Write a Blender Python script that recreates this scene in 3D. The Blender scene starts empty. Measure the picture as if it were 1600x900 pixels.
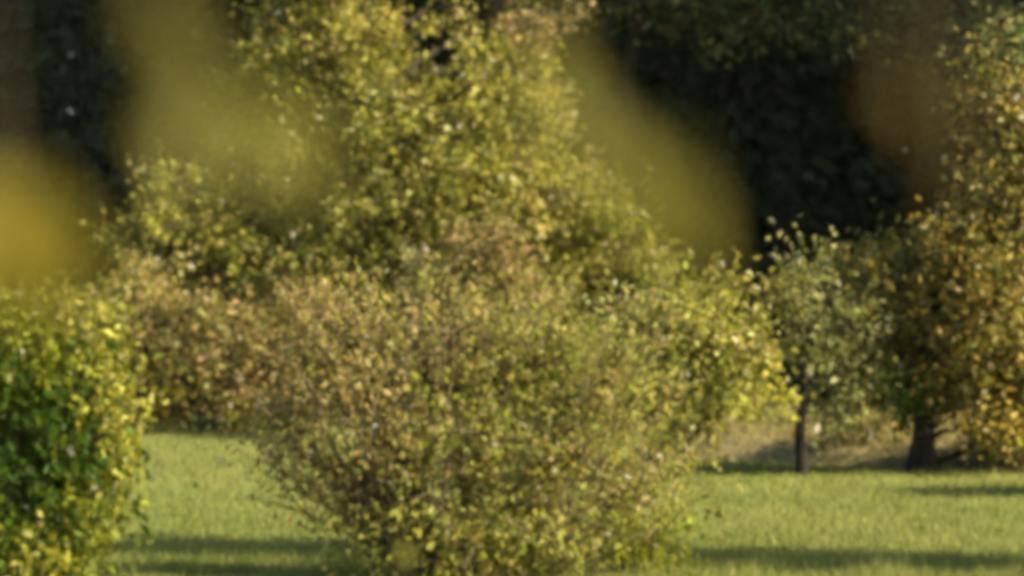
import bpy, math, random
import numpy as np
from mathutils import Vector

# ------------------------------------------------------------------ camera, sky, sun, exposure
S = bpy.context.scene
S.render.engine = 'CYCLES'
F = 6400.0                 # focal length in photograph pixels (1600 px wide)
EYE = 1.6                  # eye height (m)
HORIZON = 430.0            # photograph row of the horizon
cam_d = bpy.data.cameras.new('camera')
cam = bpy.data.objects.new('camera', cam_d)
S.collection.objects.link(cam)
cam_d.sensor_width = 36.0
cam_d.lens = F * 36.0 / 1600.0
cam_d.clip_start = 0.05
cam_d.clip_end = 2000.0
cam.location = (0, 0, EYE)
cam.rotation_euler = (math.radians(90) - math.atan((450 - HORIZON) / F), 0, 0)
cam_d.dof.use_dof = True
cam_d.dof.focus_distance = 25.0
cam_d.dof.aperture_fstop = 2.25
S.camera = cam

SUN_EL = math.radians(36)
SUN_AZ = math.radians(110)         # clockwise from +Y: the sun stands to the right
world = bpy.data.worlds.new('World'); S.world = world; world.use_nodes = True
wn = world.node_tree.nodes; wn.clear()
sky = wn.new('ShaderNodeTexSky'); sky.sky_type = 'NISHITA'; sky.sun_disc = False
sky.sun_elevation = SUN_EL; sky.sun_rotation = SUN_AZ % (2 * math.pi)
bg = wn.new('ShaderNodeBackground'); bg.inputs[1].default_value = 0.075
wo = wn.new('ShaderNodeOutputWorld')
world.node_tree.links.new(sky.outputs[0], bg.inputs[0]); world.node_tree.links.new(bg.outputs[0], wo.inputs[0])
sun_d = bpy.data.lights.new('sun', 'SUN'); sun_d.energy = 5.0; sun_d.angle = math.radians(0.53); sun_d.color = (1.0, 0.87, 0.64)
sun = bpy.data.objects.new('sun', sun_d); S.collection.objects.link(sun)
sdir = Vector((math.sin(SUN_AZ) * math.cos(SUN_EL), math.cos(SUN_AZ) * math.cos(SUN_EL), math.sin(SUN_EL)))
sun.rotation_euler = sdir.to_track_quat('Z', 'Y').to_euler()
S.view_settings.view_transform = 'Standard'; S.view_settings.look = 'None'
S.view_settings.gamma = 1.0; S.view_settings.use_curve_mapping = False
S.view_settings.exposure = 1.25
S.cycles.max_bounces = 6; S.cycles.diffuse_bounces = 3; S.cycles.transmission_bounces = 4; S.cycles.glossy_bounces = 2
S.cycles.use_denoising = True
S.cycles.use_adaptive_sampling = True; S.cycles.adaptive_threshold = 0.03
S.cycles.pixel_filter_type = 'BLACKMAN_HARRIS'
S.cycles.filter_width = 5.8       # a soft lens

rng = np.random.default_rng(11)
COL = S.collection

def at(px, py, d):
    return np.array([(px - 800) / F * d, d, EYE - (py - HORIZON) / F * d])
def ground_row(d):
    return HORIZON + EYE * F / d

# ------------------------------------------------------------------ mesh helpers
def link(name, mesh, mat, parent=None):
    if mat is not None and not mesh.materials: mesh.materials.append(mat)
    o = bpy.data.objects.new(name, mesh); COL.objects.link(o)
    if parent is not None: o.parent = parent
    return o
def empty(name, loc, label, cat, group=None):
    o = bpy.data.objects.new(name, None); COL.objects.link(o); o.location = loc; o.empty_display_size = 0.1
    o['label'] = label; o['category'] = cat
    if group: o['group'] = group
    return o
def raw_mesh(name, verts, nper, nfaces, loops, colors=None, smooth=False):
    me = bpy.data.meshes.new(name)
    verts = np.asarray(verts, np.float32)
    me.vertices.add(len(verts)); me.vertices.foreach_set('co', verts.ravel())
    me.loops.add(nfaces * nper); me.loops.foreach_set('vertex_index', np.asarray(loops, np.int32).ravel())
    me.polygons.add(nfaces)
    me.polygons.foreach_set('loop_start', np.arange(0, nfaces * nper, nper, dtype=np.int32))
    if smooth: me.polygons.foreach_set('use_smooth', np.ones(nfaces, bool))
    if colors is not None:
        a = me.attributes.new('leaf_colour', 'FLOAT_COLOR', 'POINT')
        a.data.foreach_set('color', np.asarray(colors, np.float32).ravel())
    me.update(calc_edges=True)
    return me

def unit(v):
    return v / np.maximum(np.linalg.norm(v, axis=-1, keepdims=True), 1e-9)

def leaf_geometry(pos, axis, length, width, fold=0.35, curl=0.15):
    """folded, slightly curled leaf blades: 6 verts, 2 quads each"""
    n = len(pos)
    axis = unit(axis)
    r = unit(rng.normal(size=(n, 3)))
    side = unit(np.cross(axis, r)); nor = np.cross(side, axis)
    L = length[:, None]; W = width[:, None]
    f = (fold * rng.uniform(0.2, 1.6, n))[:, None]; c = (curl * rng.uniform(-1, 1.5, n))[:, None]
    base = pos; tip = pos + axis * L - nor * L * c
    m1 = pos + axis * L * 0.35; m2 = pos + axis * L * 0.72 - nor * L * c * 0.4
    V = np.stack([base, m1 + side * W * 0.5 + nor * W * f, m2 + side * W * 0.38 + nor * W * f * 0.7, tip,
                  m2 - side * W * 0.38 + nor * W * f * 0.7, m1 - side * W * 0.5 + nor * W * f], axis=1)
    idx = np.arange(n)[:, None, None] * 6 + np.array([[0, 1, 2, 3], [0, 3, 4, 5]])[None]
    return V.reshape(-1, 3), idx.reshape(-1, 4)

def leaf_mesh(name, pos, axis, length, width, rgb, gloss, **k):
    V, idx = leaf_geometry(pos, axis, length, width, **k)
    c = np.concatenate([rgb, gloss[:, None]], axis=1)
    return raw_mesh(name, V, 4, len(idx), idx, np.repeat(c, 6, axis=0))

def tube_arrays(pts, rad, sides=6, wob=0.0):
    pts = np.asarray(pts, float); n = len(pts)
    t = unit(np.gradient(pts, axis=0))
    up = np.array([0.31, 0.87, 0.38])
    a = unit(np.cross(t, up)); b = np.cross(t, a)
    ang = np.linspace(0, 2 * np.pi, sides, endpoint=False)
    rr = np.asarray(rad, float)[:, None] * (1 + wob * rng.uniform(-1, 1, (n, sides)))
    V = pts[:, None] + rr[..., None] * (np.cos(ang)[None, :, None] * a[:, None] + np.sin(ang)[None, :, None] * b[:, None])
    q = []
    for i in range(n - 1):
        for j in range(sides):
            k = (j + 1) % sides
            q.append((i * sides + j, i * sides + k, (i + 1) * sides + k, (i + 1) * sides + j))
    return V.reshape(-1, 3), np.array(q)
def tubes_mesh(name, tubes, sides=6, wob=0.0):
    VV, QQ, off = [], [], 0
    for pts, rad in tubes:
        V, q = tube_arrays(pts, rad, sides, wob)
        VV.append(V); QQ.append(q + off); off += len(V)
    V = np.concatenate(VV); Q = np.concatenate(QQ)
    return raw_mesh(name, V, 4, len(Q), Q, smooth=True)
def curve_pts(p0, p1, n=6, sag=0.0, wob=0.03):
    p0 = np.asarray(p0, float); p1 = np.asarray(p1, float)
    t = np.linspace(0, 1, n)[:, None]
    L = np.linalg.norm(p1 - p0)
    P = p0 + (p1 - p0) * t
    P[:, 2] += sag * L * np.sin(np.pi * t[:, 0])
    w = rng.normal(size=(n, 3)) * wob * L; w[0] = 0; w[-1] = 0
    return P + w

# ------------------------------------------------------------------ materials
def nt(name):
    m = bpy.data.materials.new(name); m.use_nodes = True
    n = m.node_tree.nodes; n.clear()
    return m, n, m.node_tree.links
def leaf_material(name, trans=0.5, tint=(1.08, 1.06, 0.8), spec=0.28, rough=(0.2, 0.6)):
    m, n, l = nt(name)
    a = n.new('ShaderNodeAttribute'); a.attribute_name = 'leaf_colour'
    tc = n.new('ShaderNodeTexCoord'); no = n.new('ShaderNodeTexNoise'); no.inputs['Scale'].default_value = 35
    l.new(tc.outputs['Object'], no.inputs['Vector'])
    hs = n.new('ShaderNodeHueSaturation'); l.new(a.outputs['Color'], hs.inputs['Color'])
    mr = n.new('ShaderNodeMapRange'); mr.inputs[1].default_value = 0.3; mr.inputs[2].default_value = 0.7
    mr.inputs[3].default_value = 0.75; mr.inputs[4].default_value = 1.25
    l.new(no.outputs[0], mr.inputs[0]); l.new(mr.outputs[0], hs.inputs['Value'])
    ro = n.new('ShaderNodeMapRange'); ro.inputs[3].default_value = rough[1]; ro.inputs[4].default_value = rough[0]
    l.new(a.outputs['Alpha'], ro.inputs[0])
    p = n.new('ShaderNodeBsdfPrincipled'); l.new(hs.outputs[0], p.inputs['Base Color']); l.new(ro.outputs[0], p.inputs['Roughness'])
    p.inputs['Specular IOR Level'].default_value = spec
    t = n.new('ShaderNodeBsdfTranslucent')
    mu = n.new('ShaderNodeMix'); mu.data_type = 'RGBA'; mu.blend_type = 'MULTIPLY'; mu.inputs[0].default_value = 1.0
    l.new(hs.outputs[0], mu.inputs[6]); mu.inputs[7].default_value = (*tint, 1); l.new(mu.outputs[2], t.inputs[0])
    mx = n.new('ShaderNodeMixShader'); mx.inputs[0].default_value = trans
    l.new(p.outputs[0], mx.inputs[1]); l.new(t.outputs[0], mx.inputs[2])
    o = n.new('ShaderNodeOutputMaterial'); l.new(mx.outputs[0], o.inputs[0])
    return m
def bark_material(name, c1, c2, scale=14):
    m, n, l = nt(name)
    tc = n.new('ShaderNodeTexCoord'); mp = n.new('ShaderNodeMapping'); mp.inputs['Scale'].default_value = (1, 1, 0.25)
    no = n.new('ShaderNodeTexNoise'); no.inputs['Scale'].default_value = scale; no.inputs['Detail'].default_value = 6
    l.new(tc.outputs['Object'], mp.inputs[0]); l.new(mp.outputs[0], no.inputs['Vector'])
    cr = n.new('ShaderNodeValToRGB'); cr.color_ramp.elements[0].position = 0.35; cr.color_ramp.elements[1].position = 0.68
    cr.color_ramp.elements[0].color = (*c1, 1); cr.color_ramp.elements[1].color = (*c2, 1); l.new(no.outputs[0], cr.inputs[0])
    p = n.new('ShaderNodeBsdfPrincipled'); p.inputs['Roughness'].default_value = 0.9; p.inputs['Specular IOR Level'].default_value = 0.1; l.new(cr.outputs[0], p.inputs['Base Color'])
    b = n.new('ShaderNodeBump'); b.inputs['Strength'].default_value = 0.6; b.inputs['Distance'].default_value = 0.01
    l.new(no.outputs[0], b.inputs['Height']); l.new(b.outputs[0], p.inputs['Normal'])
    o = n.new('ShaderNodeOutputMaterial'); l.new(p.outputs[0], o.inputs[0])
    return m
def ground_material(name, cols, scale):
    m, n, l = nt(name)
    tc = n.new('ShaderNodeTexCoord')
    n1 = n.new('ShaderNodeTexNoise'); n1.inputs['Scale'].default_value = scale; n1.inputs['Detail'].default_value = 8
    n2 = n.new('ShaderNodeTexNoise'); n2.inputs['Scale'].default_value = scale * 30; n2.inputs['Detail'].default_value = 4
    l.new(tc.outputs['Object'], n1.inputs['Vector']); l.new(tc.outputs['Object'], n2.inputs['Vector'])
    ad = n.new('ShaderNodeMath'); ad.operation = 'MULTIPLY_ADD'; ad.inputs[1].default_value = 0.45
    l.new(n2.outputs[0], ad.inputs[0])
    mu = n.new('ShaderNodeMath'); mu.operation = 'MULTIPLY'; mu.inputs[1].default_value = 0.55
    l.new(n1.outputs[0], mu.inputs[0]); l.new(mu.outputs[0], ad.inputs[2])
    cr = n.new('ShaderNodeValToRGB'); e = cr.color_ramp.elements
    e[0].position = 0.35; e[0].color = (*cols[0], 1); e[1].position = 0.65; e[1].color = (*cols[2], 1)
    k = e.new(0.5); k.color = (*cols[1], 1)
    l.new(ad.outputs[0], cr.inputs[0])
    p = n.new('ShaderNodeBsdfPrincipled'); p.inputs['Roughness'].default_value = 0.95; p.inputs['Specular IOR Level'].default_value = 0.2
    l.new(cr.outputs[0], p.inputs['Base Color'])
    b = n.new('ShaderNodeBump'); b.inputs['Strength'].default_value = 0.5; b.inputs['Distance'].default_value = 0.03
    l.new(n2.outputs[0], b.inputs['Height']); l.new(b.outputs[0], p.inputs['Normal'])
    o = n.new('ShaderNodeOutputMaterial'); l.new(p.outputs[0], o.inputs[0])
    return m

M_LEAF = leaf_material('leaf_broad')
M_THIN = leaf_material('thin_leaf', trans=0.58, spec=0.2)
M_NEAR = leaf_material('near_leaf', trans=0.5, spec=0.1, rough=(.4, .6))
M_NEEDLE = leaf_material('needle_foliage', trans=0.1, tint=(1, 1, 0.8), spec=0.04, rough=(0.7, 0.9))
M_GRASS = leaf_material('grass_blade', trans=0.35, spec=0.25, rough=(0.5, 0.8))
M_BARK = bark_material('bark_grey_brown', (0.045, 0.035, 0.025), (0.16, 0.13, 0.095))
M_DARKBARK = bark_material('bark_dark', (0.012, 0.01, 0.008), (0.045, 0.036, 0.028))
M_TWIG = bark_material('twig_tan', (0.10, 0.075, 0.04), (0.27, 0.21, 0.115), 30)
M_LAWN = ground_material('lawn_turf', [(0.10, 0.125, 0.027), (0.17, 0.19, 0.045), (0.24, 0.24, 0.065)], 0.6)
M_BANK = ground_material('bank_litter', [(0.10, 0.085, 0.035), (0.2, 0.165, 0.07), (0.3, 0.25, 0.11)], 1.2)
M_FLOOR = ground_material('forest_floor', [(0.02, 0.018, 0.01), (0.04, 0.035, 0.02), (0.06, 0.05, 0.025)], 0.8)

# leaf palettes: (weight, base rgb)
PAL = {
 'near_olive': [(1, (.225, .20, .045)), (1, (.205, .185, .04)), (1, (.24, .205, .047))],
 'near_gold': [(1, (.42, .335, .055)), (1, (.38, .315, .05)), (1, (.44, .345, .057))],
 'near_brown': [(1, (.23, .15, .016)), (1, (.21, .14, .016))],
 'olive':  [(3, (.36, .335, .055)), (3, (.30, .295, .048)), (2, (.46, .40, .085)), (1.6, (.14, .17, .03)), (.9, (.44, .31, .10)), (.9, (.46, .38, .20))],
 'yellow': [(3, (.39, .355, .05)), (2, (.33, .31, .043)), (1, (.25, .255, .035)), (1, (.48, .40, .11))],
 'gold':   [(3, (.40, .29, .045)), (2, (.33, .26, .045)), (1, (.24, .22, .035))],
 'green':  [(3, (.19, .215, .022)), (2, (.25, .265, .028)), (2, (.12, .155, .016)), (1, (.32, .31, .035))],
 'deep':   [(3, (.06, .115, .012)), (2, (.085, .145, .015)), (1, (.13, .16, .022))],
 'tan':    [(3, (.39, .325, .105)), (3, (.34, .31, .08)), (2, (.46, .38, .14)), (1.5, (.25, .25, .055)), (1, (.43, .27, .09)), (1, (.46, .37, .22))],
 'tangreen': [(3, (.33, .325, .06)), (2, (.39, .35, .08)), (2, (.23, .27, .042)), (1, (.46, .38, .13)), (.6, (.42, .30, .12))],
 'rust':   [(3, (.37, .245, .11)), (3, (.32, .25, .09)), (3, (.24, .24, .06)), (1, (.47, .28, .12)), (1, (.14, .14, .04))],
 'brown':  [(3, (.30, .215, .045)), (3, (.24, .205, .042)), (2, (.19, .19, .035)), (1, (.44, .29, .08)), (1.4, (.13, .16, .03)), (.8, (.42, .34, .17))],
 'grey':   [(3, (.25, .26, .085)), (2, (.20, .23, .065)), (2, (.29, .26, .12)), (1, (.15, .19, .05))],
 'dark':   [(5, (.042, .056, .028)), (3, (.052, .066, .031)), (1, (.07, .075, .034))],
 'darklit': [(4, (.06, .09, .03)), (2, (.10, .125, .035)), (1.6, (.34, .32, .10)), (.7, (.42, .30, .09))],  # the brighter tones paint sunlit leaves among the dark ones
}
def pick(pal, n):
    w = np.array([p[0] for p in PAL[pal]], float); c = np.array([p[1] for p in PAL[pal]])
    return c[rng.choice(len(c), n, p=w / w.sum())]

def cluster_points(c, r, n, per=13, sig=0.085, pal='olive', shell=0.42):
    """leaf positions gathered in twig clumps through an uneven ellipsoid"""
    nc = max(3, int(n / per))
    u = unit(rng.normal(size=(nc, 3)))
    ph = rng.uniform(0, 6.28, 3)
    lump = 1 + 0.16 * np.sin(u[:, 0] * 5 + ph[0]) + 0.14 * np.sin(u[:, 2] * 6 + ph[1]) + 0.1 * np.sin(u[:, 1] * 7 + ph[2])
    rad = rng.uniform(0, 1, nc) ** shell * lump * rng.uniform(0.86, 1.14, nc)
    rad *= np.where(rng.uniform(size=nc) < 0.12, rng.uniform(1.05, 1.4, nc), 1.0)      # straggling shoots
    cc = c + u * r * rad[:, None]
    cnt = np.maximum(2, rng.poisson(per * rng.choice([.3, .8, 1.9], nc)))
    k = np.repeat(np.arange(nc), cnt)
    s = sig * rng.uniform(0.6, 1.5, nc)
    out = u[k]
    pos = cc[k] + rng.normal(size=(len(k), 3)) * s[k, None] + out * s[k, None] * 0.4
    ccol = pick(pal, nc)
    own = pick(pal, len(k))
    mixw = rng.uniform(0.15, 0.8, len(k))[:, None]
    col = ccol[k] * mixw + own * (1 - mixw)
    col = col * rng.uniform(0.72, 1.3, nc)[k, None] * rng.lognormal(-0.03, 0.34, (len(k), 1))
    axis = out * 0.5 + unit(rng.normal(size=(len(k), 3))) * 0.9 + np.array([0, 0, -0.25])
    col = np.clip(col, 0.005, 0.62)
    if 'dark' not in pal:                                   # a few pale leaves standing in for sun glints
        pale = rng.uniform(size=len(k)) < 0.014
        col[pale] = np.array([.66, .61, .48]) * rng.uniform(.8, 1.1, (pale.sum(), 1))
    return cc, pos, axis, col

LEAF_PROTO = {}
def leaf_protos(pal):
    if pal not in LEAF_PROTO:
        out = []
        for i in range(6):
            z = np.zeros((1, 3))
            out.append(leaf_mesh('leaf_' + pal, z, np.array([[1.0, 0, 0]]), np.array([1.0]), np.array([rng.uniform(.5, .62)]),
                                 np.clip(pick(pal, 1) * 1.15, 0, .6), np.array([rng.uniform(.6, 1)])))
        LEAF_PROTO[pal] = out
    return LEAF_PROTO[pal]

def plant(name, label, cat, base, blobs, d, lsize, trunk=None, group=None, per=13, sig=0.085, bark=M_BARK, mat=M_LEAF,
          part='limb', single=0, limb_r=0.018, twigs=0.6, twigmat=None, shell=0.42, asp=0.56, trunk_r=0.07, gloss=0.5, rise=-0.35):
    """blobs: (col, row, half width px, half height px, half depth m, depth offset m, leaves, palette)"""
    root = empty(name, tuple(base), label, cat, group)
    base = np.asarray(base, float)
    if trunk is not None:
        tp = np.asarray(trunk, float) - base
        n = 10
        t = np.linspace(0, 1, len(tp)); tt = np.linspace(0, 1, n)
        P = np.stack([np.interp(tt, t, tp[:, i]) for i in range(3)], 1)
        P[1:-1] += rng.normal(size=(n - 2, 3)) * trunk_r * 0.25
        R = trunk_r * (1.25 - 1.0 * tt); R[0] *= 1.35
        link('trunk', tubes_mesh('trunk', [(P, R)], 10, 0.06), bark, root)
    near = []
    for (bx, by, hx, hy, hd, od, n, pal) in blobs:
        dd = d + od
        c = at(bx, by, dd) - base
        r = np.array([hx / F * dd, hd, hy / F * dd])
        if trunk is not None:
            dz = np.abs(P[:, 2] - (c[2] + rise * np.linalg.norm(c[:2] - P[-1][:2]))) ; k = int(np.argmin(dz)); p0 = P[k]
        else:
            p0 = np.array([c[0] * 0.12 + rng.normal() * 0.06, c[1] * 0.12 + rng.normal() * 0.05, -0.02])
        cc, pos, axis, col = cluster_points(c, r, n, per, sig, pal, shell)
        keep = pos[:, 2] > 0.02 - base[2]
        pos, axis, col = pos[keep], axis[keep], col[keep]
        path = curve_pts(p0, c, 8, sag=0.06, wob=0.02)
        tubes = [(path, np.linspace(limb_r * 1.2, limb_r * 0.45, 8))]
        for q in cc[rng.uniform(size=len(cc)) < twigs]:
            i = int(np.argmin(np.linalg.norm(path[3:] - q, axis=1))) + 3
            i = max(2, i - int(rng.integers(0, 3)))
            tubes.append((curve_pts(path[i], q, 4, sag=0.08, wob=0.05), np.linspace(limb_r * 0.32, limb_r * 0.14, 4)))
        limb = link(part, tubes_mesh(part, tubes, 5), twigmat or bark, root)
        L = lsize * rng.uniform(0.65, 1.35, len(pos))
        fo = link('foliage', leaf_mesh('foliage', pos, axis, L, L * asp * rng.uniform(0.8, 1.2, len(pos)), col,
                                       np.clip(rng.beta(1.2, 2.2, len(pos)) * 2 * gloss, 0, 1)), mat, limb)
        fo['kind'] = 'stuff'
        if single:
            # the leaves on the side towards the viewer, free of their neighbours
            score = pos[:, 1] - 0.25 * np.linalg.norm(pos - c, axis=1)
            near += [(score[i], pos[i], axis[i], pal, L[i], limb) for i in np.argsort(score)[:max(6, len(pos) // 40)]]
    if single:
        near.sort(key=lambda q: q[0])
        step = max(1, len(near) // single)
        for s, p, a, pal, L, limb in near[::step][:single]:
            me = leaf_protos(pal)[int(rng.integers(6))]
            o = link('leaf', me, mat, limb)
            o.location = p + np.array([0, -0.02, 0])
            o.rotation_euler = Vector(a).to_track_quat('X', 'Z').to_euler(); o.rotation_euler.rotate_axis('X', rng.uniform(0, 6.28))
            o.scale = (L * 1.15,) * 3
    return root

# ------------------------------------------------------------------ the setting
def sheet(name, x0, x1, y0, y1, nx, ny, zf, mat):
    X, Y = np.meshgrid(np.linspace(x0, x1, nx), np.linspace(y0, y1, ny))
    V = np.stack([X, Y, zf(X, Y)], -1).reshape(-1, 3)
    i = np.arange(ny - 1)[:, None] * nx + np.arange(nx - 1)[None]
    Q = np.stack([i, i + 1, i + nx + 1, i + nx], -1).reshape(-1, 4)
    o = link(name, raw_mesh(name, V, 4, len(Q), Q, smooth=True), mat)
    o['kind'] = 'structure'
    return o
lawn = sheet('lawn', -400, 400, -300, 600, 160, 180, lambda x, y: 0 * x, M_LAWN)
lawn['label'] = 'short green lawn in low sun between the shrubs'; lawn['category'] = 'lawn'

def bank_z(x, y):
    w = np.sin(x * 1.3) * 0.4 + np.sin(x * 3.1 + 1) * 0.2
    e = np.clip((y - np.maximum(35.3 + w * .5 - 1.0 * (x - 1.5), 31.2)) / 1.3, 0, 1); e = e * e * (3 - 2 * e)
    f = np.clip((x - 1.15) / 0.7, 0, 1)
    return -0.05 + 0.25 * e * f * (1 + 0.15 * np.sin(x * 2.3 + y))
bank = sheet('bank', 1.0, 16, 28.0, 46, 120, 120, bank_z, M_BANK)
bank['label'] = 'low bank of dry tan grass and litter under the right-hand trees'; bank['category'] = 'bank'
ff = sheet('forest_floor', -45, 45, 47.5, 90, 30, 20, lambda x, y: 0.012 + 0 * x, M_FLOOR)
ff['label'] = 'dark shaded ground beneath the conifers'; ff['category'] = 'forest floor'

# grass blades, fine towards the viewer
def blades(name, x, y, z, h, w, rgb, lean=0.35):
    n = len(x)
    b = np.stack([x, y, z], 1)
    a = rng.uniform(0, 6.28, n)
    s = np.stack([np.cos(a), np.sin(a), 0 * a], 1) * w[:, None] * 0.5
    tip = b + np.stack([rng.normal(size=n) * lean * h, rng.normal(size=n) * lean * h, h], 1)
    V = np.stack([b - s, b + s, tip], 1).reshape(-1, 3)
    c = np.concatenate([rgb, np.full((n, 1), .3)], 1)
    return raw_mesh(name, V, 3, n, np.arange(3 * n), np.repeat(c, 3, axis=0))
n = 210000
d = 1 / rng.uniform(1 / 46, 1 / 19.0, n); x = rng.uniform(-1, 1, n) * (d * 0.145 + 0.6)
keep = ~((x > 1.2) & (d > np.maximum(35.6 - 1.0 * (x - 1.5), 31.5)))
x, d = x[keep], d[keep]; n = len(x)
patch = 0.5 + 0.5 * np.sin(x * 1.7 + np.sin(d * 0.9) * 2) * np.sin(d * 0.7 + x * 0.5)
g0 = np.array([.155, .20, .038]); g1 = np.array([.31, .305, .088])
patch2 = 0.5 + 0.5 * np.sin(x * 5.3 + 2 * np.sin(d * 1.9)) * np.sin(d * 2.3 + 1.5 * np.sin(x * 3.1))
t = np.clip(patch * 0.5 + (patch2 - .5) * .5 + rng.normal(size=n) * 0.25 + 0.22, 0, 1)[:, None]
rgb = (g0 * (1 - t) + g1 * t) * rng.uniform(.8, 1.2, (n, 1))
tall = np.where(rng.uniform(size=n) < 0.015, 1.9, 1.0) * np.where((d < 23) & (patch > .5), 1.5, 1) * (.7 + .7 * patch2)
gr = link('lawn_grass', blades('lawn_grass', x, d, 0 * x - 0.005, rng.uniform(.025, .06, n) * tall, rng.uniform(.006, .012, n), rgb), M_GRASS)
gr['kind'] = 'stuff'; gr['label'] = 'short sunlit grass blades covering the lawn'; gr['category'] = 'grass'
n = 36000
x = rng.uniform(1.1, 8, n); y = rng.uniform(29.6, 41, n)
z = bank_z(x, y); keep = z > 0.0; x, y, z = x[keep], y[keep], z[keep]; n = len(x)
c0 = np.array([.36, .30, .12]); c1 = np.array([.22, .17, .07]); c2 = np.array([.22, .2, .07])
w = rng.uniform(size=n)[:, None]
rgb = np.where(w < .5, c0, np.where(w < .75, c1, c2)) * rng.uniform(.7, 1.2, (n, 1))
dg = link('dry_grass', blades('dry_grass', x, y, z - .01, rng.uniform(.04, .14, n), rng.uniform(.008, .018, n), rgb, 0.6), M_GRASS)
dg['kind'] = 'stuff'; dg['label'] = 'dry tan grass on the bank under the right-hand trees'; dg['category'] = 'dry grass'
n = 200
d = 1 / rng.uniform(1 / 42, 1 / 21.0, n); x = rng.uniform(-1, 1, n) * d * 0.14
L = rng.uniform(.03, .06, n)
fl = link('fallen_leaves', leaf_mesh('fallen_leaves', np.stack([x, d, rng.uniform(.02, .05, n)], 1),
          np.stack([rng.normal(size=n), rng.normal(size=n), rng.uniform(-.2, .4, n)], 1), L, L * .6, pick('yellow', n), rng.uniform(0, .8, n)), M_LEAF)
fl['kind'] = 'stuff'; fl['label'] = 'scattered yellow fallen leaves lying on the lawn'; fl['category'] = 'fallen leaves'

# ------------------------------------------------------------------ conifer wood behind
def conifer_meshes(h, r, n):
    t = rng.uniform(0.0, 1.0, n) ** 1.25
    t = np.round(t * 26) / 26 + rng.normal(size=n) * 0.006
    zz = 0.25 + t * (h - 0.25)
    rm = r * (1 - np.clip(t, 0, 1)) ** 0.8 * (1 + .12 * np.sin(t * 60))
    a = rng.uniform(0, 6.28, n); a = np.round(a * 14 / 6.283) * 6.283 / 14 + rng.normal(size=n) * 0.13 + t * 9
    q = rng.uniform(0, 1, n) ** 0.5
    pos = np.stack([np.cos(a) * rm * q, np.sin(a) * rm * q, zz - q * rm * 0.28], 1)
    axis = np.stack([np.cos(a), np.sin(a), -0.35 + 0 * a], 1) + rng.normal(size=(n, 3)) * 0.4
    L = rng.uniform(.16, .32, n)
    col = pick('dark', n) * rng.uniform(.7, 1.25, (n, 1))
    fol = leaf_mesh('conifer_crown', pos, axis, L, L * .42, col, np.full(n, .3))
    tr = tubes_mesh('conifer_trunk', [(np.array([[0, 0, -.1], [0.02, 0, h * .35], [0, .02, h * .7], [0, 0, h * .98]]), [h * .018, h * .013, h * .008, .02])], 8)
    return fol, tr
protos = [conifer_meshes(11, 2.3, 13000), conifer_meshes(13, 2.6, 15000), conifer_meshes(9.5, 2.1, 12000)]
con = [(-8.4, 52), (-5.2, 50.5), (-2.4, 52.5), (0.4, 51), (2.6, 50), (4.6, 51.5), (6.9, 50.2), (9.6, 52),
       (-11.5, 54), (-6.7, 55), (-3.6, 56), (-0.8, 55.5), (1.6, 55), (3.7, 55.5), (5.9, 55), (8.3, 56), (11.5, 55), (-9.6, 58), (-14.5, 56), (14.5, 57), (17.5, 55), (21, 57), (-12.6, 51.5), (-7.6, 60), (-4.9, 60.5), (-2.2, 59.8), (.5, 60.2), (3.1, 60), (5.6, 60.6), (8.2, 60), (10.8, 60.4), (13.4, 60), (-10.2, 61), (-12.9, 60.2), (-17, 59)]
clabel = ['outermost dark conifer at the left of the wood', 'dark conifer at the back behind the upper left blurred leaves',
          'dark conifer behind the left side of the broad yellow-green tree', 'dark conifer directly behind the broad yellow-green tree top',
          'dark conifer behind the blurred yellow diagonal spray', 'dark conifer filling the gap right of the blurred yellow spray',
          'dark conifer behind the small blurred gold leaf', 'dark conifer behind the tall brown tree at right edge']
def dup(o, name, parent=None):
    c = o.copy(); c.name = name; COL.objects.link(c); c.parent = parent
    return c
con += [(10.6, 44.3), (12.6, 46.2), (15.6, 44.6), (18.8, 43.4), (22.2, 42.5)]  # unseen tall conifers added to keep the wood behind in shade
for i, (x, y) in enumerate(con):
    lab = clabel[i] if i < 8 else 'dark conifer in the back rows of the wood' if i < len(con) - 5 else 'unseen tall conifer added beyond the right edge to shade the wood'
    e = empty('conifer', (x, y, 0.01), lab, 'conifer', 'dark conifers of the wood behind')
    e.rotation_euler = (0, 0, rng.uniform(0, 6.28)); s = rng.uniform(.9, 1.15); s *= 1.8 if i >= len(con) - 4 else 1.9 if i == len(con) - 5 else 1.0; e.scale = (s, s, s)
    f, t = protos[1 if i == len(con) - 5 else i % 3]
    link('trunk', t, M_DARKBARK, e); link('crown', f, M_NEEDLE, e)

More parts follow.
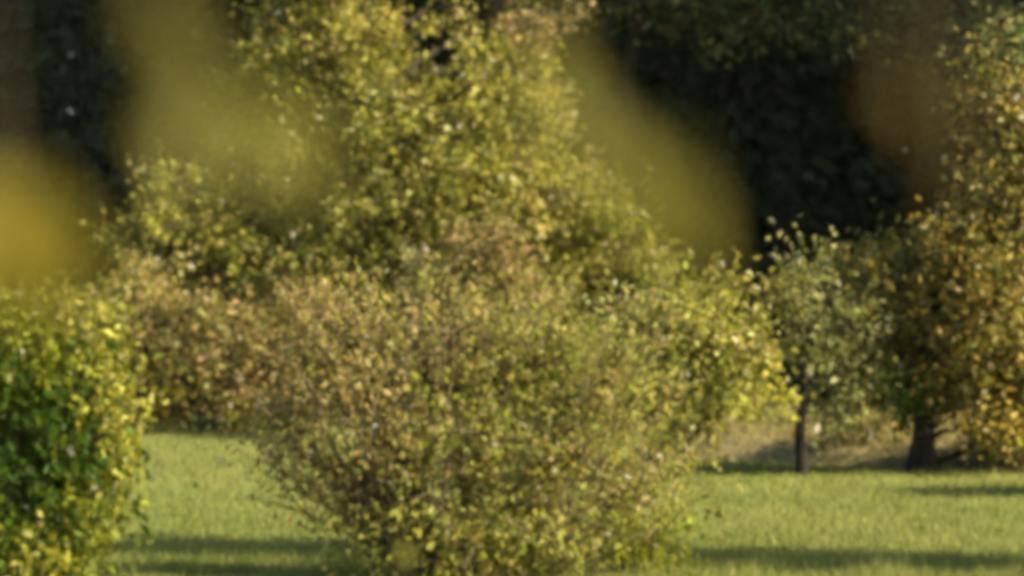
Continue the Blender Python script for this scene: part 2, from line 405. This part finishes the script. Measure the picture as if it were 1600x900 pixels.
# tall dark broad-leaved tree whose lowest boughs hang into the top of the picture
I = 45.3
b = at(985, 0, I); b[2] = 0
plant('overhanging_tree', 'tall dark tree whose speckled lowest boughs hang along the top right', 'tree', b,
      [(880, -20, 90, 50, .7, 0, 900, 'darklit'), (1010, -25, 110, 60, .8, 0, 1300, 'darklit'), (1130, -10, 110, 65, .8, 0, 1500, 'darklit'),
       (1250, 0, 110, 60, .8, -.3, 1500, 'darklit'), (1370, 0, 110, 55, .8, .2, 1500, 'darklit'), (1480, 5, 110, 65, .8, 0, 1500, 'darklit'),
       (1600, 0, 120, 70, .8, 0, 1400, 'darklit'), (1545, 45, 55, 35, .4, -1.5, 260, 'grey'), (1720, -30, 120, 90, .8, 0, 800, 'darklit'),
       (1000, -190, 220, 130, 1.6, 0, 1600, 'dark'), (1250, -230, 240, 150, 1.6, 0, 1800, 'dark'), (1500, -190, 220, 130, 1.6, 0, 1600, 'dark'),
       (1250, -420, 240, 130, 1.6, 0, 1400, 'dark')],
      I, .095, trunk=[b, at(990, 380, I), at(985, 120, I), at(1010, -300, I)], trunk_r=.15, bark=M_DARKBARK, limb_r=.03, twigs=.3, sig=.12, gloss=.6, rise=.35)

# ------------------------------------------------------------------ trees and shrubs of the middle distance
d = 43.2; b = at(640, 0, d); b[2] = 0
plant('broad_tree', 'broad yellow-green leafy tree rising to the top of the picture behind the tan shrub', 'tree', b,
      [(455, 70, 85, 75, .6, 0, 1900, 'olive'), (560, 60, 95, 80, .7, 0, 2200, 'olive'), (700, 10, 40, 20, .5, .2, 150, 'olive'), (525, -50, 90, 70, .7, 0, 1600, 'olive'),
       (780, 105, 75, 50, .6, 0, 800, 'olive'), (810, 40, 45, 40, .5, .2, 400, 'rust'), (560, 165, 120, 75, .8, -.2, 2600, 'olive'), (690, 200, 120, 80, .8, -.3, 2800, 'olive'),
       (810, 205, 80, 75, .7, 0, 1700, 'olive'), (420, 185, 75, 85, .6, .2, 1900, 'olive'), (500, 275, 95, 75, .8, 0, 2700, 'olive'), (640, 300, 125, 75, .8, -.4, 2600, 'tangreen'),
       (790, 310, 115, 75, .8, -.3, 2300, 'olive'), (910, 335, 95, 65, .7, 0, 1700, 'tangreen'), (970, 380, 60, 50, .6, 0, 900, 'tangreen'), (315, 330, 100, 60, .7, 0, 2500, 'olive'),
       (235, 385, 65, 50, .6, .1, 1400, 'olive'), (340, 425, 110, 65, .7, 0, 2900, 'tangreen'), (470, 400, 105, 75, .8, -.2, 3000, 'tangreen'), (620, 400, 110, 70, .8, 0, 2300, 'tangreen'),
       (860, 430, 90, 55, .7, 0, 1300, 'olive')],
      d, .084, trunk=[b, at(630, 500, d), at(610, 300, d), at(590, 60, d)], trunk_r=.13, sig=.085, limb_r=.03, twigs=.35, per=17)

d = 41.6; b = at(330, 0, d); b[2] = 0
plant('rust_shrub', 'rust-orange shrub at the far edge of the lawn, left of the tan shrub', 'shrub', b,
      [(260, 510, 75, 50, .6, 0, 1500, 'rust'), (345, 535, 70, 60, .6, -.2, 1500, 'rust'), (430, 555, 70, 65, .6, 0, 1500, 'rust'), (290, 590, 65, 60, .5, -.2, 1000, 'brown'),
       (385, 610, 65, 50, .5, -.3, 1100, 'rust'), (450, 625, 50, 45, .5, -.2, 600, 'rust'), (215, 460, 60, 45, .5, .2, 800, 'tan'), (480, 490, 60, 40, .5, .2, 800, 'rust'),
       (380, 655, 35, 14, .2, -.6, 160, 'yellow'), (240, 620, 50, 50, .5, 0, 700, 'brown'), (160, 520, 70, 70, .5, .3, 900, 'tan')],
      d, .075, part='stem', limb_r=.016, sig=.075, twigs=.5)
d = 39.5; b = at(760, 0, d); b[2] = 0
plant('ruddy_shrub', 'reddish-brown shrub showing between the tan shrub and the yellow-green tree', 'shrub', b,
      [(760, 395, 75, 45, .4, 0, 900, 'rust'), (690, 445, 65, 50, .4, 0, 700, 'tan'), (830, 455, 60, 40, .4, 0, 600, 'tan'), (760, 480, 90, 60, .5, 0, 800, 'rust')],
      d, .072, part='stem', limb_r=.016, sig=.08, twigs=.8, twigmat=M_TWIG)

d = 31.5; b = at(1010, 0, d); b[2] = 0
plant('yellow_shrub', 'bright olive-yellow shrub right of the tan shrub with low-hanging branches', 'shrub', b,
      [(1060, 500, 55, 45, .5, 0, 650, 'tangreen'), (1110, 525, 65, 50, .5, -.2, 700, 'olive'), (1165, 560, 50, 50, .5, 0, 520, 'olive'), (1085, 590, 70, 50, .5, -.2, 650, 'tangreen'),
       (1165, 615, 48, 30, .4, 0, 300, 'yellow'), (1050, 620, 60, 60, .5, 0, 800, 'olive'), (1000, 540, 75, 60, .6, .2, 1000, 'tan'), (1130, 455, 35, 28, .3, .3, 160, 'olive'), (1070, 680, 50, 30, .3, -.2, 350, 'tan')],
      d, .068, part='stem', limb_r=.018, sig=.08, twigs=.5)

d = 32.6; b = at(1255, 0, d); b[2] = 0.0
plant('slender_tree', 'slender young tree with dark thin trunk and grey-green crown at the bank', 'tree', b,
      [(1290, 470, 55, 36, .4, 0, 230, 'grey'), (1240, 485, 36, 36, .35, 0, 140, 'grey'), (1330, 515, 60, 45, .4, 0, 210, 'grey'), (1265, 545, 50, 50, .35, 0, 250, 'grey'),
       (1350, 590, 60, 60, .4, .3, 260, 'grey'), (1295, 620, 50, 45, .35, .2, 170, 'grey'), (1250, 420, 28, 28, .3, 0, 90, 'grey'), (1215, 450, 35, 30, .3, 0, 170, 'olive')],
      d, .07, trunk=[b, at(1253, 640, d), at(1262, 540, d), at(1270, 440, d)], trunk_r=.04, bark=M_DARKBARK, limb_r=.014, sig=.075, twigs=.8)

d = 33.2; b = at(1440, 0, d); b[2] = 0.0
plant('brown_tree', 'bushy orange-brown tree filling the right edge with a dark trunk', 'tree', b,
      [(1565, 150, 65, 60, .5, 0, 1100, 'brown'), (1595, 230, 75, 80, .6, 0, 1600, 'brown'), (1560, 330, 75, 70, .6, 0, 1600, 'brown'), (1490, 400, 85, 60, .6, 0, 1500, 'brown'),
       (1385, 420, 65, 50, .5, .2, 800, 'brown'), (1345, 455, 45, 45, .4, .9, 420, 'brown'), (1360, 530, 50, 55, .4, .9, 420, 'grey'), (1420, 500, 85, 65, .6, 0, 1300, 'brown'), (1540, 470, 95, 80, .7, -.3, 2000, 'brown'), (1600, 580, 75, 75, .6, -.2, 1500, 'brown'),
       (1490, 585, 80, 65, .6, 0, 1300, 'brown'), (1435, 605, 42, 52, .35, .1, 700, 'deep'), (1550, 655, 55, 16, .3, -.7, 240, 'gold'), (1400, 560, 60, 50, .5, .4, 500, 'grey'),
       (1690, 300, 90, 130, .7, 0, 1500, 'brown'), (1700, 520, 90, 120, .7, 0, 1500, 'brown'), (1580, 60, 45, 40, .4, 0, 350, 'darklit'), (1640, 680, 60, 40, .4, .3, 350, 'grey')],
      d, .072, trunk=[b, at(1445, 600, d), at(1480, 400, d), at(1560, 200, d)], trunk_r=.085, bark=M_DARKBARK, limb_r=.022, sig=.08, twigs=.4)

for (cx, d, lab, bl) in [
   (1345, 34.9, 'pale grey-green twiggy bush on the bank between the two dark trunks', [(1345, 600, 55, 60, .4, 0, 600, 'tan'), (1310, 650, 40, 38, .3, 0, 300, 'grey'), (1385, 650, 40, 38, .3, 0, 420, 'tan')]),
   (1160, 37.5, 'low tan bush on the bank under the olive-yellow shrub', [(1130, 668, 45, 28, .3, 0, 300, 'tan'), (1195, 672, 45, 28, .3, 0, 300, 'grey')]),
   (1560, 33.2, 'low grey-brown brush right of the orange-brown tree trunk', [(1535, 700, 36, 24, .3, .3, 240, 'grey'), (1585, 700, 55, 36, .35, 0, 560, 'tan'), (1660, 700, 50, 38, .35, 0, 300, 'grey')])]:
    b = at(cx, 0, d); b[2] = 0.1
    plant('low_bush', lab, 'bush', b, bl, d, .055, part='stem', limb_r=.012, sig=.08, twigs=1.0, twigmat=M_TWIG)

d = 29.6; b = at(1960, 0, d); b[2] = 0
plant('roadside_shrub', 'brown leafy shrub beyond the right edge, its shade reaching the lawn', 'shrub', b,
      [(1880, 560, 120, 110, .6, 0, 2200, 'brown'), (1990, 520, 130, 110, .6, 0, 2400, 'brown'), (2080, 580, 120, 110, .5, 0, 1200, 'brown'), (1940, 680, 180, 70, .6, 0, 2600, 'brown')],
      d, .08, part='stem', limb_r=.018, sig=.1, twigs=.3)

# columnar tree outside the frame on the right: throws the long shade across the lawn
px, py = 8.6, 20.25
b = np.array([px, py, 0.0])
blb = []
for k in range(9):
    zc = 1.5 + k * .85
    blb.append((800 + px / py * F, HORIZON - (zc - EYE) / py * F, 280, 170, .9, 0, 2200, 'green'))
plant('columnar_tree', 'tall narrow green tree standing right of the lawn, its shade crossing the grass', 'tree', b, blb, py, .09,
      trunk=[b, b + np.array([0, 0, 4]), b + np.array([0, 0, 8.5])], trunk_r=.13, sig=.1, twigs=.15)

# ------------------------------------------------------------------ the two near shrubs
d = 21.6; b = at(700, 0, d); b[2] = 0
plant('tan_shrub', 'large tan and olive many-stemmed shrub in the middle foreground', 'shrub', b,
      [(560, 530, 95, 75, .55, 0, 850, 'tan'), (700, 535, 115, 75, .6, 0, 1100, 'tan'), (850, 540, 105, 75, .6, 0, 1100, 'tangreen'), (945, 600, 95, 90, .6, 0, 1150, 'tangreen'),
       (480, 560, 55, 70, .4, 0, 520, 'rust'), (600, 655, 125, 95, .65, -.2, 900, 'tan'), (755, 670, 135, 95, .7, -.3, 1300, 'tangreen'), (900, 715, 125, 105, .65, -.2, 1450, 'tan'),
       (1000, 790, 75, 85, .5, 0, 1000, 'tangreen'), (715, 800, 140, 90, .65, -.3, 800, 'tangreen'), (865, 840, 140, 75, .6, -.3, 1400, 'tangreen'), (540, 745, 95, 85, .5, -.1, 560, 'tan'),
       (445, 690, 65, 65, .4, 0, 320, 'tan'), (1025, 860, 65, 45, .4, -.1, 600, 'green'), (560, 840, 100, 70, .5, -.1, 420, 'tangreen'), (520, 480, 45, 35, .35, 0, 360, 'rust'), (420, 640, 50, 50, .3, 0, 170, 'rust'), (760, 870, 120, 50, .5, -.4, 600, 'tangreen')],
      d, .041, part='stem', limb_r=.018, sig=.065, per=15, shell=.5, asp=.46, twigs=1.0, twigmat=M_TWIG, single=280, mat=M_THIN)

rt = [o for o in bpy.data.objects if o.name == 'tan_shrub'][0]
for k in range(26):                                   # bare wiry stems fanning out at the lower left
    e = at(rng.uniform(385, 660), rng.uniform(590, 800), d + rng.uniform(-.5, .3)) - b
    p0 = np.array([e[0] * .25 + rng.normal() * .05, e[1] * .2, -.02])
    P = curve_pts(p0, e, 9, .1, .018)
    tb = [(P, np.linspace(.014, .005, 9))]
    for q in range(7):
        i = int(rng.integers(3, 9)); v = unit(rng.normal(size=3) + np.array([-.3, 0, .8])) * rng.uniform(.1, .28)
        tb.append((curve_pts(P[i], P[i] + v, 4, .05, .06), np.linspace(.005, .002, 4)))
    link('stem', tubes_mesh('stem', tb, 5), M_TWIG, rt)

# long leafy shoots rising through and out of the crown
for k in range(150):
    px, py = rng.uniform(470, 1010), rng.uniform(520, 860)
    if px < 600 and py > 740: continue
    p0 = at(px, py, d + rng.uniform(-.65, .2)) - b
    v = unit(np.array([(px - 720) / 420 + rng.normal() * .25, rng.normal() * .25, 1.0])) * rng.uniform(.28, .6)
    if py - v[2] / d * F < 415: v *= .6
    P = curve_pts(p0, p0 + v, 7, .05, .02)
    sh = link('shoot', tubes_mesh('shoot', [(P, np.linspace(.006, .002, 7))], 5), M_TWIG, rt)
    m = int(rng.integers(16, 34)); tq = rng.uniform(.1, 1, m)
    lp = np.stack([np.interp(tq * 6, range(7), P[:, i]) for i in range(3)], 1) + rng.normal(size=(m, 3)) * .016
    la = unit(v)[None] * .9 + unit(rng.normal(size=(m, 3))) * .8
    LL = rng.uniform(.03, .05, m)
    pal = 'tan' if px < 620 or rng.uniform() < .35 else 'tangreen'
    fo = link('foliage', leaf_mesh('foliage', lp, la, LL, LL * .45, np.clip(pick(pal, m) * rng.uniform(.8, 1.35) * rng.uniform(.8, 1.2, (m, 1)), 0, .6), rng.uniform(.1, .7, m)), M_THIN, sh)
    fo['kind'] = 'stuff'

d = 19.4; b = at(20, 0, d); b[2] = 0  # yellow blobs paint the sunlit rim, deep blobs the shaded core
plant('green_shrub', 'dense green shrub with its lit rim painted as yellow outer leaves at the left edge', 'shrub', b,
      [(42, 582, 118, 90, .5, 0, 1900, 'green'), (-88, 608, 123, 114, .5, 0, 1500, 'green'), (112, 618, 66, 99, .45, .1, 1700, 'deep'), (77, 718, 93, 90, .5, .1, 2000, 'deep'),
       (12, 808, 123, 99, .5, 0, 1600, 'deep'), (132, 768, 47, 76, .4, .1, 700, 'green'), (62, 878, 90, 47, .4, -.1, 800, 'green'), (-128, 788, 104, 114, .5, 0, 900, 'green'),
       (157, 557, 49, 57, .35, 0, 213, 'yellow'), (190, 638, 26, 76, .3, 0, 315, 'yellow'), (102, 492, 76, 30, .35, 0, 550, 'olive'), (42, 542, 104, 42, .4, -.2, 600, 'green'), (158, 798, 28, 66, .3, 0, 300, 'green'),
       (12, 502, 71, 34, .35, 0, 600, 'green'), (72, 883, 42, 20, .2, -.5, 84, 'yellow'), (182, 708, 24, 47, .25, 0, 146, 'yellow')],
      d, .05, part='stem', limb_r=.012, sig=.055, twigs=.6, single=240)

# ------------------------------------------------------------------ out-of-focus growth right in front of the viewer
def near_leaf_mesh(pal):
    z = np.zeros((1, 3)); N = 7
    t = np.linspace(0, 1, N); w = np.sin(np.pi * t ** 0.8) ** 0.8 * 0.29
    V = []
    for i in range(N):
        zc = -0.16 * t[i] ** 2
        V += [(t[i], -w[i], zc + w[i] * .35), (t[i], 0, zc), (t[i], w[i], zc + w[i] * .35)]
    Q = []
    for i in range(N - 1):
        for j in range(2):
            Q.append((i * 3 + j, i * 3 + j + 1, i * 3 + j + 4, i * 3 + j + 3))
    c = np.concatenate([np.repeat(pick(pal, 1) * rng.uniform(.9, 1.15), len(V), axis=0), np.full((len(V), 1), .45)], 1)
    return raw_mesh('near_leaf', V, 4, len(Q), Q, c, smooth=True)
near_protos = {p: [near_leaf_mesh(p) for _ in range(4)] for p in ('near_gold', 'near_olive', 'near_brown', 'green', 'yellow')}

D0 = 2.2
root = empty('near_tree', (-1.15, 1.9, 0), 'out-of-focus yellow leaves on drooping twigs close to the viewer', 'tree')
R0 = np.array([-1.15, 1.9, 0])
tp = np.array([[0, 0, -.05], [.02, .0, .6], [-.02, .03, 1.3], [.03, .05, 2.0], [.02, .08, 2.6]])
link('trunk', tubes_mesh('trunk', [(tp, [.07, .055, .048, .04, .028])], 12, .05), M_BARK, root)
bough = np.array([[.02, .05, 1.75], [.35, .2, 1.93], [.75, .3, 1.99], [1.15, .32, 2.0], [1.6, .3, 1.97]])
link('bough', tubes_mesh('bough', [(bough, [.026, .02, .015, .011, .007])], 10, .05), M_BARK, root)
# each twig: where it ends, its palette, and the leaves along it (col, row, length m, hang angle deg)
sprays = [
 ('near_olive', .0, [(259, 40, .05, -60), (289, 95, .052, -75), (324, 160, .055, -60), (384, 190, .06, -30), (444, 190, .05, -40), (424, 255, .06, -20), (299, 245, .055, -100), (484, 235, .045, -50), (239, 20, .045, -110), (279, 55, .05, -40), (309, 120, .05, -100), (399, 225, .06, -60), (344, 200, .055, -20), (454, 225, .055, -75), (269, 215, .045, -60)]),
 ('near_gold', .05, [(-6, 328, .06, -40), (54, 338, .06, -70), (104, 373, .055, -50), (14, 408, .06, -80), (74, 418, .055, -30), (-66, 368, .06, -60), (119, 418, .04, -80), (-36, 438, .06, -30), (34, 368, .06, -20), (84, 388, .06, -75), (-6, 368, .06, -70), (24, 448, .05, -60), (84, 458, .045, -20)]),
 ('near_olive', .0, [(847, 75, .035, -60), (867, 120, .05, -75), (892, 175, .055, -50), (922, 240, .055, -70), (972, 245, .06, -45), (1002, 305, .055, -70), (1042, 275, .05, -40), (1082, 370, .05, -90), (1022, 350, .045, -120), (882, 145, .05, -35), (907, 205, .05, -85), (987, 280, .055, -80), (1032, 315, .055, -50), (1072, 305, .05, -75), (1072, 390, .04, -60)]),
 ('near_brown', .1, [(1420, 155, .038, -50), (1440, 205, .022, -80)]),
 ('near_brown', .25, [(1500, 250, .022, -60), (1480, 330, .026, -110)]),
]
for pal, dd, lv in sprays:
    dz = D0 + dd
    pts = [at(q[0], q[1], dz) for q in lv]
    top = min(lv, key=lambda q: q[1]); low = max(lv, key=lambda q: q[1])
    pt = at(top[0], top[1], dz); pl = at(low[0], low[1], dz)
    bp = bough + R0
    xs = np.linspace(bp[0, 0], bp[-1, 0], 200); B = np.stack([xs] + [np.interp(xs, bp[:, 0], bp[:, i]) for i in (1, 2)], 1)
    s = B[int(np.argmin(np.abs(B[:, 0] - pt[0] + .04)))]
    path = np.array([s, s * .45 + pt * .55 + np.array([.0, 0, .04]), pt, pt * .5 + pl * .5, pl]) - R0
    tt = np.linspace(0, 4, 13); P = np.stack([np.interp(tt, range(5), path[:, i]) for i in range(3)], 1)
    tubes = [(P, np.linspace(.0026, .001, 13))]
    for p in pts:
        p = p - R0; k = int(np.argmin(np.linalg.norm(P - p, axis=1))); k = max(1, k - 1)
        if np.linalg.norm(P[k] - p) > .006: tubes.append((curve_pts(P[k], p, 4, .05, .02), np.linspace(.0012, .0008, 4)))
    tw = link('twig', tubes_mesh('twig', tubes, 6), M_TWIG, root)
    for (cx, cy, L, ang) in lv:
        p = at(cx, cy, dz) + np.array([0, rng.uniform(-.05, .05), 0]) - R0
        a = math.radians(ang)
        ax = np.array([math.cos(a), rng.uniform(-.35, .35), math.sin(a)]); ax /= np.linalg.norm(ax)
        o = link('leaf', near_protos[pal][int(rng.integers(4))], M_NEAR, tw)
        q = Vector(ax).to_track_quat('X', 'Z').to_euler(); o.rotation_euler = q
        o.rotation_euler.rotate_axis('X', math.radians(90) + rng.uniform(-.6, .6))
        L *= .92; o.location = p - ax * L * .5; o.scale = (L, L * rng.uniform(.7, .95), L)

# tall weeds between viewer and shrubs, each with a blurred leaf in view
for (cx, cy, dz, L, pal, lab) in [(628, 870, 7.0, .038, 'yellow', 'single blurred yellow leaf on a tall weed before the tan shrub base'),
                                  (912, 535, 6.0, .04, 'near_olive', 'faint blurred olive leaf on a tall weed before the tan shrub top')]:
    top = at(cx, cy, dz); base = np.array([top[0] + .05, dz, 0]); e = empty('tall_weed', tuple(base), lab, 'weed', 'tall weeds before the shrubs')
    P = curve_pts((0, 0, -.02), top - base, 9, 0, .012)
    link('stalk', tubes_mesh('stalk', [(P, np.linspace(.004, .0012, 9))], 6), M_TWIG, e)
    for k in range(2):
        a = math.radians(-40 - 50 * k)
        ax = np.array([math.cos(a), .2, math.sin(a)])
        o = link('leaf', near_protos[pal][k], M_LEAF, e)
        o.location = P[-1] - ax * .01 + np.array([0, 0, .012]); o.rotation_euler = Vector(ax).to_track_quat('X', 'Z').to_euler()
        o.rotation_euler.rotate_axis('X', math.radians(80)); o.scale = (L,) * 3

# ------------------------------------------------------------------ thin haze volume added to lift the darkest tones
V = np.array([(x, y, z) for x in (-410, 410) for y in (-310, 610) for z in (-1.0, 32.0)], float)
Q = [(0, 1, 3, 2), (4, 6, 7, 5), (0, 4, 5, 1), (2, 3, 7, 6), (0, 2, 6, 4), (1, 5, 7, 3)]
hz_m, hn, hl = nt('added_haze')
pv = hn.new('ShaderNodeVolumePrincipled'); pv.inputs['Color'].default_value = (.80, .90, .78, 1); pv.inputs['Density'].default_value = 0.0001
pv.inputs['Anisotropy'].default_value = 0.0
ho = hn.new('ShaderNodeOutputMaterial'); hl.new(pv.outputs[0], ho.inputs['Volume'])
hz = link('haze', raw_mesh('haze', V, 4, 6, np.array(Q)), hz_m)
hz['kind'] = 'stuff'; hz['label'] = 'thin pale haze volume added to lift the dark tones'; hz['category'] = 'haze'
S.cycles.volume_bounces = 0
